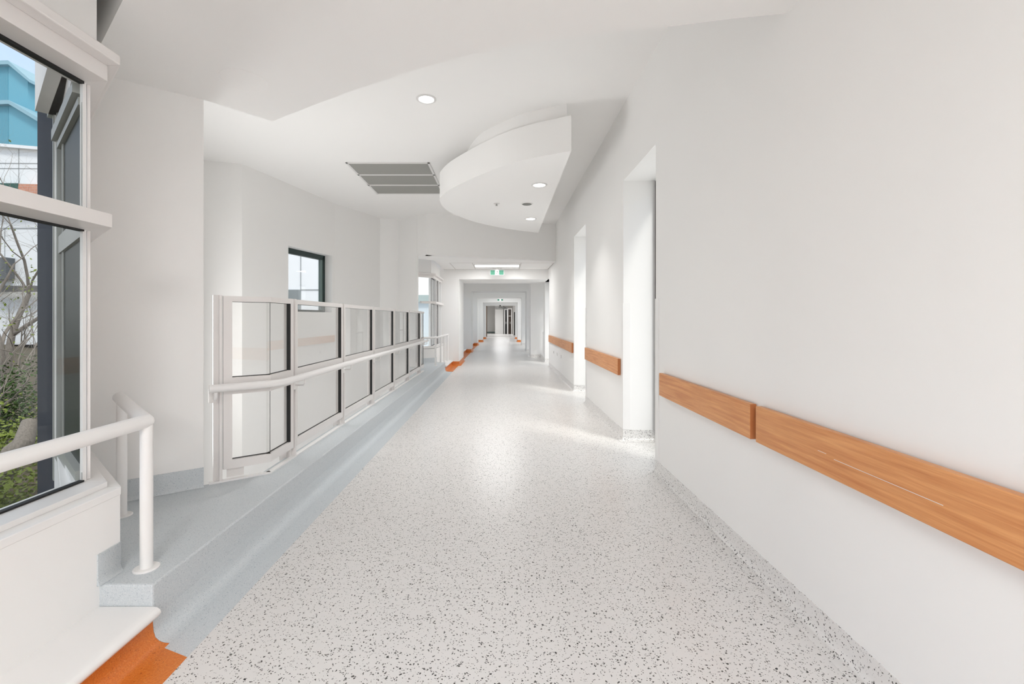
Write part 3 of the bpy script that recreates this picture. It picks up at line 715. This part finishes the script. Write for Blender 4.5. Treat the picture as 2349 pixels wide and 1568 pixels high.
tcn = N(gp, 'ShaderNodeTexCoord'); L(gp, tcn.outputs['Object'], vt.inputs['Vector'])
L(gp, mixc(gp, mathn(gp, 'MULTIPLY', vt.outputs[1], 1), (0.24, 0.24, 0.22), (0.36, 0.36, 0.335)), bsdf(gp).inputs['Base Color'])
for i in range(3):
    ya = y0 + bw + i * (pw + 0.05)
    MB().box(x0 + bw, x1 - bw, ya, ya + pw, UC - 0.006, UC - 0.001).build('grille_panel', gp, g)

sp = thing('ceiling_speaker', (0.41, 7.42, 3.28), 'small round grey grille between the two downlights on the curved bulkhead', 'ceiling speaker')
MB().lathe([(0.001, 0), (0.095, 0), (0.095, -0.006), (0.085, -0.009), (0.001, -0.009)], (0.41, 7.42, 3.28), 36).build('rim', M['plastic'], sp, smooth=40)
MB().lathe([(0.001, -0.009), (0.078, -0.009), (0.07, -0.015), (0.001, -0.018)], (0.41, 7.42, 3.28), 36).build('grille', M['grille'], sp, smooth=40)
sm = thing('sprinkler', (-0.085, 7.40, 3.28), 'tiny white sprinkler head on the curved bulkhead left of the grey grille', 'sprinkler')
MB().lathe([(0.001, 0), (0.05, 0), (0.045, -0.008), (0.001, -0.01)], (-0.085, 7.40, 3.28), 28).build('rose', M['plastic'], sm, smooth=40)
MB().lathe([(0.001, -0.01), (0.012, -0.01), (0.012, -0.035), (0.02, -0.037), (0.02, -0.04), (0.001, -0.04)], (-0.085, 7.40, 3.28), 20).build('head', M['metal'], sm, smooth=40)

# access hatch ring mark on the foreground ceiling: a round cover nearly flush with the paint
tag(MB().lathe([(0.001, 0), (0.135, 0), (0.135, -0.0012), (0.13, -0.002), (0.001, -0.002)], (-1.62, 2.86, LC), 48).build('ceiling_cover', M['ceil'], smooth=40),
    'faint round painted cover on the foreground ceiling near the white pier', 'ceiling cover')

# lobby light panel
lp = thing('light_panel', (-0.135, 12.79, LC), 'long rectangular lit panel in the lobby ceiling above the green exit sign', 'ceiling light')
MB().box(-0.763, 0.494, 12.55, 12.585, LC - 0.012, LC).box(-0.763, 0.494, 13.0, 13.035, LC - 0.012, LC).box(-0.775, -0.75, 12.55, 13.035, LC - 0.012, LC).box(0.48, 0.506, 12.55, 13.035, LC - 0.012, LC).build('frame', M['plastic'], lp)
MB().box(-0.75, 0.48, 12.585, 13.0, LC - 0.008, LC - 0.002).build('diffuser', M['lamp'], lp)
lamp('light_panel_glow', 'AREA', (-0.135, 12.8, LC - 0.02), 16, size=1.2, sizey=0.4)

# exit signs
def exit_sign(xc, y, zt, w_, h_, label, glow=True):
    r = thing('exit_sign', (xc, y, zt), label, 'exit sign')
    MB().box(xc - 0.14, xc + 0.14, y - 0.03, y + 0.06, LC - 0.02, LC).box(xc - 0.012, xc + 0.012, y - 0.01, y + 0.01, zt, LC - 0.02).build('ceiling_mount', M['plastic'], r)
    MB().box(xc - w_ / 2, xc + w_ / 2, y - 0.012, y + 0.012, zt - h_, zt).build('case', M['signgrey'], r, bevel=0.002)
    cw = w_ * 0.27
    z0, z1 = zt - h_ + 0.008, zt - 0.008
    MB().box(xc - w_ / 2 + 0.008, xc - cw / 2 - 0.004, y - 0.0145, y - 0.0125, z0, z1).build('green_panel', M['signgreen'], r)
    MB().box(xc + cw / 2 + 0.004, xc + w_ / 2 - 0.008, y - 0.0145, y - 0.0125, z0, z1).build('green_panel', M['signgreen'], r)
    MB().box(xc - cw / 2, xc + cw / 2, y - 0.0145, y - 0.0125, zt - h_ + 0.002, zt - 0.002).build('white_panel', M['signwhite'], r)
    # running figure
    s = h_ / 0.15; zc = zt - h_ / 2; yy = y - 0.0165
    def limb(pts, r_): return [((xc + a * s), yy, zc + b * s) for a, b in pts]
    fg = MB()
    fg.lathe([(0.001, -0.001), (0.011 * s, -0.001), (0.011 * s, 0.001), (0.001, 0.001)], (0, 0, 0), 16, axis='x')
    k_ = len(fg.v); fg.v = [(xc + (v[1] + 0.014 * s), yy + v[0], zc + v[2] + 0.052 * s) for v in fg.v]
    for pts, r_ in (([(0.008, 0.036), (-0.004, -0.008)], 0.010), ([(-0.004, -0.008), (0.016, -0.028), (0.018, -0.062)], 0.007), ([(-0.004, -0.008), (-0.012, -0.034), (-0.038, -0.038)], 0.007),
                    ([(0.006, 0.034), (-0.022, 0.024), (-0.030, 0.004)], 0.005), ([(0.008, 0.034), (0.024, 0.016), (0.040, 0.022)], 0.005)):
        fg.tube(limb(pts, r_), r_ * s, 8)
    fg.v = [(v[0], yy + (v[1] - yy) * 0.1, v[2]) for v in fg.v]
    fg.build('running_figure', M['black'], r)
exit_sign(-0.138, 13.3, 2.835, 0.40, 0.15, 'green and white running figure exit sign hanging before the first beam')
exit_sign(-0.09, 27.3, 2.60, 0.34, 0.10, 'distant small green exit sign deep in the corridor')

# hanging direction sign with two lines of small lettering
sg = thing('direction_sign', (0.0, 33.5, 2.3), 'grey and white hanging direction sign with dark lettering at the far corridor end', 'sign')
xa, za = at(1135.5, 709, 33.5); xb, zb2 = at(1164.5, 702.5, 33.5)
MB().box(xa, xb, 33.48, 33.52, za, zb2).build('sign_board', mat('sign_pale_grey', (0.55, 0.55, 0.54), 0.4), sg)
MB().box(xa + .2, xa + .23, 33.49, 33.51, zb2, 2.68).build('hanger', M['plastic'], sg)
MB().box(xb - .23, xb - .2, 33.49, 33.51, zb2, 2.68).build('hanger', M['plastic'], sg)
rr_ = random.Random(3)
for zz, xs_ in ((zb2 - 0.075, xa + 0.28), (za + 0.04, xa + 0.52)):
    x = xs_
    while x < xb - 0.04:
        wd = rr_.uniform(0.018, 0.032); MB().box(x, x + wd, 33.474, 33.48, zz, zz + rr_.uniform(0.035, 0.05)).build('letter', M['black'], sg); x += wd + rr_.choice((0.01, 0.01, 0.03))
cm = thing('ceiling_camera', (0, 30, 2.4), 'tiny dark dome fitting on the ceiling at the far corridor end', 'camera')
xq, zq = at(1147.3, 700.5, 31.9)
MB().lathe([(0.001, 0.05), (0.09, 0.05), (0.09, 0.02), (0.001, 0.02)], (xq, 31.8, zq), 20).build('mount', M['plastic'], cm)
MB().lathe([(0.06, 0.02), (0.055, -0.02), (0.03, -0.05), (0.001, -0.06)], (xq, 31.8, zq), 20).build('dome', M['black'], cm)

# wall outlets on the right wall
for (y, z, lab, mm) in ((12.25, 0.51, 'small grey switched outlet below the most distant crash rail', 'metal'), (11.5, 0.515, 'small white wall outlet below the far crash rail, middle of three', 'plastic'), (10.72, 0.52, 'small white wall outlet below the far crash rail, nearest of three', 'plastic')):
    r = thing('wall_outlet', (XR, y, z), lab, 'outlet', 'wall outlets under the far crash rails')
    MB().box(XR - 0.010, XR, y - 0.058, y + 0.058, z - 0.037, z + 0.037).build('face_plate', M['plastic'], r, bevel=0.003)
    MB().box(XR - 0.013, XR - 0.010, y - 0.03, y + 0.03, z - 0.018, z + 0.018).build('socket', M['metal' if mm == 'metal' else 'frame'], r)

# ------------------------------------------------------------------ exterior
def brick(name, c1, c2, mortar, scale):
    m = mat(name, c1, 0.85); b = N(m, 'ShaderNodeTexBrick'); tcn = N(m, 'ShaderNodeTexCoord')
    mp = N(m, 'ShaderNodeMapping'); L(m, tcn.outputs['Object'], mp.inputs[0]); mp.inputs['Rotation'].default_value = (pi / 2, 0, 0)
    L(m, mp.outputs[0], b.inputs['Vector']); b.inputs['Color1'].default_value = (*c1, 1); b.inputs['Color2'].default_value = (*c2, 1); b.inputs['Mortar'].default_value = (*mortar, 1)
    b.inputs['Scale'].default_value = scale; b.inputs['Mortar Size'].default_value = 0.015
    L(m, b.outputs[0], bsdf(m).inputs['Base Color']); return m
def corrug(name, c, scale=6):
    m = mat(name, c, 0.5); wv = N(m, 'ShaderNodeTexWave'); wv.inputs['Scale'].default_value = scale; wv.bands_direction = 'X'
    tcn = N(m, 'ShaderNodeTexCoord'); L(m, tcn.outputs['Object'], wv.inputs['Vector'])
    bp = N(m, 'ShaderNodeBump'); bp.inputs['Strength'].default_value = 0.6; bp.inputs['Distance'].default_value = 0.03
    L(m, wv.outputs[1], bp.inputs['Height']); L(m, bp.outputs[0], bsdf(m).inputs['Normal']); return m
blue = corrug('blue_metal_cladding', (0.10, 0.33, 0.44), 5); blue2 = mat('pale_blue_flashing', (0.25, 0.42, 0.50), 0.5)
blueflat = mat('blue_wall_panel', (0.13, 0.37, 0.48), 0.6)
yellow = mat('yellow_render', (0.62, 0.42, 0.13), 0.8); whitepan = mat('white_cladding_panel', (0.80, 0.82, 0.84), 0.5)
joint = mat('panel_joint_grey', (0.35, 0.37, 0.38), 0.6)
def quadY(Y, pts, depth):
    return MB().prismy([at(px, py, Y) for px, py in pts], Y, Y + depth)
YBb = 34.0
bb = thing('building', (-38, YBb, -2), 'two-tier blue metal clad building with gabled roof seen through the near window', 'building')
quadY(YBb, [(-260, 150), (18, 145), (18, 234), (-260, 240)], 9).build('corrugated_wall', blue, bb)
quadY(YBb + .02, [(18, 145), (64, 186), (64, 262), (18, 234)], 8.9).build('gable_wall', blueflat, bb)
quadY(YBb - .3, [(-260, 146), (18, 138), (68, 182), (68, 189), (18, 147), (-260, 155)], 9.6).build('roof', blue2, bb)
quadY(YBb - 1, [(-260, 240), (19, 236), (19, 760), (-260, 760)], 9.5).build('corrugated_wall', blue, bb)
quadY(YBb - .98, [(19, 236), (140, 312), (140, 760), (19, 760)], 9.4).build('gable_wall', blueflat, bb)
quadY(YBb - 1.3, [(-260, 238), (19, 229), (142, 303), (142, 312), (19, 238), (-260, 247)], 3).build('roof', blue2, bb)
yb = thing('building', (-42, 44, -2), 'yellow building with a dark framed window between blue building and the navy column', 'building')
quadY(44, [(58, 206), (64, 209), (150, 246), (150, 760), (58, 760)], 6).build('wall', yellow, yb)
quadY(43.9, [(58, 203), (64, 206), (150, 243), (150, 248), (64, 210), (58, 207)], 6.2).build('roof', M['darkdoor'], yb)
fr = quadY(43.85, [(66, 231), (120, 231), (120, 234), (66, 234)], .1); fr.v += []; 
for q in ([(66, 231), (68, 231), (68, 290), (66, 290)], [(68, 246), (120, 246), (120, 248), (68, 248)], [(66, 263), (120, 263), (120, 265), (66, 265)]):
    g2 = quadY(43.85, q, .1); fr.add(g2.v, g2.f)
fr.build('window_frame', M['darkdoor'], yb)
wb_ = thing('building', (-24, 22, -2), 'long white panelled building beyond the bare trees outside the near window', 'building')
YW = 22.0
quadY(YW, [(-200, 318), (150, 345), (150, 790), (-200, 790)], 6).build('wall', whitepan, wb_)
quadY(YW - .2, [(-200, 312), (150, 341), (150, 348), (-200, 319)], 6.3).build('parapet', whitepan, wb_)
j = MB()
for q in ([(-200, 372), (150, 374), (150, 375.2), (-200, 373.2)], [(-200, 384), (150, 386), (150, 387), (-200, 385)], [(42, 338), (43, 338), (43, 420), (42, 420)], [(-200, 522), (150, 522), (150, 524.5), (-200, 524.5)], [(10, 524), (11, 524), (11, 660), (10, 660)]):
    g2 = quadY(YW - .02, q, .03); j.add(g2.v, g2.f)
j.build('panel_joint', joint, wb_)
quadY(YW - .5, [(42, 421), (150, 424), (150, 470), (42, 470)], .5).build('brick_band', brick('orange_brick', (0.55, 0.24, 0.16), (0.62, 0.30, 0.20), (0.5, 0.4, 0.36), 2.2), wb_)
quadY(YW - .5, [(-200, 418), (41, 420), (41, 470), (-200, 470)], .5).build('green_band', mat('dark_green_panel', (0.04, 0.11, 0.09), 0.6), wb_)
quadY(YW - .6, [(-200, 655), (150, 655), (150, 668), (-200, 668)], .3).build('railing_band', mat('dark_grey_rail', (0.10, 0.10, 0.10), 0.6), wb_)
quadY(YW - .4, [(-200, 590), (14, 590), (14, 640), (-200, 640)], .4).build('window', mat('dark_window', (0.10, 0.11, 0.12), 0.2), wb_)

# white panelled wing seen through the hall window and far window
wc = thing('building', (-8.5, 17, -2), 'pale panelled wing seen through the small square window behind the balustrade', 'building')
MB().box(-14, -6.0, 19.0, 24, -2, 7).build('wall', mat('bright_white_panel', (0.90, 0.92, 0.94), 0.5), wc)
j = MB()
for px in (690,):
    x, _ = at(px, 600, 18.98); j.box(x - .012, x + .012, 18.97, 19.0, -1, 6)
_, z = at(690, 664, 18.98); x0_, _ = at(690, 664, 18.98); j.box(x0_, -6.0, 18.97, 19.0, z - .012, z + .012)
j.build('panel_joint', joint, wc)
x1_, z1_ = at(689, 664, 18.95); x2_, z2_ = at(600, 720, 18.95)
MB().box(x2_, x1_, 18.94, 18.99, z2_ - .6, z1_).build('window', mat('grey_window', (0.22, 0.25, 0.26), 0.2), wc)
wd_ = thing('building', (-5, 26, -2), 'low grey-green roofed wing beyond the far lobby window', 'building')
x0_, z0_ = at(900, 672, 24); x1_, z1_ = at(1040, 690, 24)
MB().box(-9, -2.6, 26, 30, -2, z1_ ).build('wall', mat('pale_blue_grey_wall', (0.62, 0.68, 0.72), 0.6), wd_)
MB().box(-9.2, -2.5, 25.8, 30.2, z1_, z0_).build('roof', mat('grey_green_roof', (0.40, 0.47, 0.46), 0.6), wd_)

# ground bank outside
gm = mat('leaf_litter_soil', (0.07, 0.055, 0.035), 0.95)
nz = N(gm, 'ShaderNodeTexNoise'); nz.inputs['Scale'].default_value = 9; nz.inputs['Detail'].default_value = 8
L(gm, mixc(gm, nz.outputs[0], (0.025, 0.03, 0.012), (0.15, 0.11, 0.07)), bsdf(gm).inputs['Base Color'])
g = MB(); nx, ny = 30, 34; rg = random.Random(5)
vs = []; 
for i in range(nx + 1):
    for j_ in range(ny + 1):
        x = -2.1 - (i / nx) ** 1.3 * 46; y = -4 + (j_ / ny) * 56
        z = -0.6 + 0.16 * min(8, -x - 2.1) * (1 if x > -12 else 1) + rg.uniform(-.12, .12) if i else -0.75
        if y > 3.0: z = min(z, -0.6 + 0.16 * max(0, (-x - 2.1 - (y - 3) * 0.9))) + rg.uniform(-.05, .05)
        vs.append((x, y, z))
fs = [(i * (ny + 1) + j_, (i + 1) * (ny + 1) + j_, (i + 1) * (ny + 1) + j_ + 1, i * (ny + 1) + j_ + 1) for i in range(nx) for j_ in range(ny)]
# keep the ground clear of the stair hall
fs = [f for f in fs if not all((vs[i][0] > -6.6 and vs[i][1] > 2.6 + max(0, (-vs[i][0] - 2.6)) * 0.9) for i in f)]
g.add(vs, fs); struct(g.build('ground', gm, smooth=60))

bark = mat('grey_bark', (0.21, 0.18, 0.15), 0.9)
nz = N(bark, 'ShaderNodeTexNoise'); nz.inputs['Scale'].default_value = 30; nz.inputs['Detail'].default_value = 6
L(bark, mixc(bark, nz.outputs[0], (0.10, 0.085, 0.07), (0.36, 0.32, 0.28)), bsdf(bark).inputs['Base Color'])
leafm = mat('yellow_green_leaf', (0.16, 0.21, 0.02), 0.6); leafd = mat('deep_green_leaf', (0.045, 0.10, 0.012), 0.6)
def tree(base, h, rad, seed, label, leaves=0, lean=(0, 0), spread=0.55, depth=5):
    rg = random.Random(seed); r = thing('bare_tree', base, label, 'tree', 'bare trees outside the near window')
    tr = MB(); br = MB(); tips = []
    def grow(p, d, ln, ra, lev, mb):
        pts = [p]; rad_ = [ra]; n = 4
        q = p.copy(); dd = d.copy()
        for i in range(n):
            dd = (dd + Vector((rg.uniform(-1, 1), rg.uniform(-1, 1), rg.uniform(-.6, 1))) * 0.22).normalized()
            q = q + dd * ln / n; pts.append(q.copy()); rad_.append(ra * (1 - 0.45 * (i + 1) / n))
        mb.tube(pts, ra, 7 if lev < 2 else (5 if lev < 3 else 3), cap=lev < 2, radii=rad_)
        if lev >= depth: tips.append(q.copy()); return
        for i in range(rg.choice((2, 3, 3)) + (1 if lev == 0 else 0)):
            k_ = rg.choice((2, 3, 4, 4)); s = pts[k_]
            nd = (dd + Vector((rg.uniform(-1, 1), rg.uniform(-1, 1), rg.uniform(-.7, .9))) * (spread + 0.25 * lev * 0.6)).normalized()
            grow(s, nd, ln * rg.uniform(0.6, 0.85), rad_[k_] * rg.uniform(0.5, 0.75), lev + 1, br)
    grow(Vector(base), Vector((lean[0], lean[1], 1)).normalized(), h * 0.3, rad, 0, tr)
    tr.build('trunk', bark, r, smooth=60); br.build('branches', bark, r, smooth=60)
    if leaves and tips:
        lf = MB()
        for i in range(leaves):
            t = rg.choice(tips) + Vector((rg.gauss(0, .1), rg.gauss(0, .1), rg.gauss(0, .1)))
            a = Vector((rg.uniform(-1, 1), rg.uniform(-1, 1), rg.uniform(-1, 1))).normalized(); b = a.orthogonal().normalized(); s_ = rg.uniform(.015, .03)
            lf.add([t - a * s_, t + b * s_ * .5, t + a * s_, t - b * s_ * .5], [(0, 1, 2, 3)])
        lo = lf.build('leaves', leafm, r); lo['kind'] = 'stuff'
def gz(x, y): return -0.6 + 0.16 * max(0, (-x - 2.1 - max(0, y - 3) * 0.9)) - 0.1
for i, (x, y, h, ra, sd, lv, ln, lab) in enumerate((
    (-6.0, 5.1, 4.6, 0.07, 11, 200, (0.1, .1), 'tangled grey bare tree closest to the near window glass'),
    (-8.0, 7.1, 5.2, 0.08, 12, 250, (-.1, .1), 'bare many-branched tree with yellow-green leaf tips outside the window'),
    (-10.3, 9.3, 6.0, 0.09, 13, 100, (.1, 0), 'grey bare tree standing in front of the white building'),
    (-5.5, 4.25, 2.2, 0.09, 14, 0, (.1, .5), 'low twisted bare tree over the green shrubs'),
    (-13.5, 12.4, 8.0, 0.10, 15, 0, (0, .1), 'tall slender bare tree reaching over the white building'))):
    tree((x, y, gz(x, y)), h, ra, sd, lab, lv, ln, depth=5)
for i, (x, y, sd, lab) in enumerate(((-6.9, 6.2, 31, 'dense grey twiggy bush behind the cut log'), (-7.9, 7.6, 32, 'dense brown twiggy bush below the white building'),
        (-9.4, 8.8, 33, 'low tangle of bare twigs in the middle distance'), (-7.0, 6.0, 34, 'tangle of bare twigs over the dark green shrub'), (-8.6, 8.3, 35, 'brown leafless bush beside the tall slender tree'))):
    tree((x, y, gz(x, y)), 3.6, 0.035, sd, lab, 120 if i % 2 else 0, (0, 0), spread=0.95, depth=5)
def shrub(x, y, r_, n, sd, m_, label):
    rg = random.Random(sd); z0 = gz(x, y); t = thing('shrub', (x, y, z0), label, 'shrub', 'green shrubs outside the near window')
    st = MB(); lf = MB()
    for i in range(26):
        a = rg.uniform(0, 2 * pi); e1 = Vector((x, y, z0)); e2 = e1 + Vector((cos(a) * r_ * rg.uniform(.2, 1), sin(a) * r_ * rg.uniform(.2, 1), r_ * rg.uniform(.5, 1.5)))
        st.tube([e1, (e1 + e2) / 2 + Vector((0, 0, r_ * .15)), e2], 0.008, 4, radii=[.01, .007, .003])
        for k_ in range(n // 13):
            f_ = rg.uniform(.35, 1.05); c = e1.lerp(e2, f_) + Vector((rg.gauss(0, .08), rg.gauss(0, .08), rg.gauss(0, .07) + .05))
            aa = Vector((rg.uniform(-1, 1), rg.uniform(-1, 1), rg.uniform(-.5, .8))).normalized(); b = aa.orthogonal().normalized(); s_ = rg.uniform(.013, .028)
            lf.add([c - aa * s_, c + b * s_ * .5, c + aa * s_, c - b * s_ * .5], [(0, 1, 2, 3)])
    st.build('stems', bark, t); lo = lf.build('leaves', m_, t); lo['kind'] = 'stuff'
shrub(-3.75, 3.1, .5, 2600, 21, leafm, 'bright green shrub at the foot of the near window')
shrub(-3.1, 2.45, .42, 2200, 22, leafd, 'dark green low shrub right under the near window glass')
shrub(-4.9, 4.1, .7, 3000, 23, leafm, 'yellow-green shrub behind the cut log')
shrub(-6.4, 5.6, .8, 3000, 24, leafd, 'dark green shrub beneath the tangled bare branches')
lg = thing('cut_log', (-3.9, 3.6, 0.2), 'broken grey tree stump leaning among the green shrubs', 'log')
x_, z_ = at(40, 1030, 3.45); x2, z2 = at(68, 968, 3.6)
MB().tube([(x_ - .25, 3.5, z_ - .35), (x_ - .02, 3.45, z_ - .02), (x_ + .02, 3.48, z_ + .05), (x2, 3.6, z2)], .06, 12, radii=[.07, .075, .06, .05]).build('stump', bark, lg, smooth=50)

# ------------------------------------------------------------------ added fill lamps and recess daylight
for (y, e_) in ((-1.9, 44), (-3.3, 68)):
    lamp('corridor_fill', 'AREA', (0, y, LC - 0.02), e_, size=1.2, sizey=0.3)  # fill added behind the camera, no fitting known there
for y, e_ in ((26.5, 16), (30.5, 6), (35, 26), (40.5, 48)):
    lamp('corridor_fill', 'AREA', (0, y, (LC if y < 33 else 2.68) - 0.02), e_, size=1.2, sizey=0.3)  # unseen fill added to brighten the far bays and end room

# daylight reaching the doorway recesses; added fill on the hidden side of the stair hall
for (y0, y1, top) in ((*D1, 2.99), (*D2, 2.99), (*D3, 2.6)):
    lamp('recess_daylight', 'AREA', (2.25, (y0 + y1) / 2, top / 2), 4.2, rot=(0, -pi / 2, 0), size=top, sizey=y1 - y0, color=(1, .99, .98)).rotation_euler = (0, math.radians(90), 0)
lamp('hall_fill', 'AREA', (-4.25, 5.35, 0.8), 42, rot=(math.radians(90), 0, math.radians(-78)), size=1.2, sizey=2.4)  # lamp added to brighten the hall; no opening is modelled here
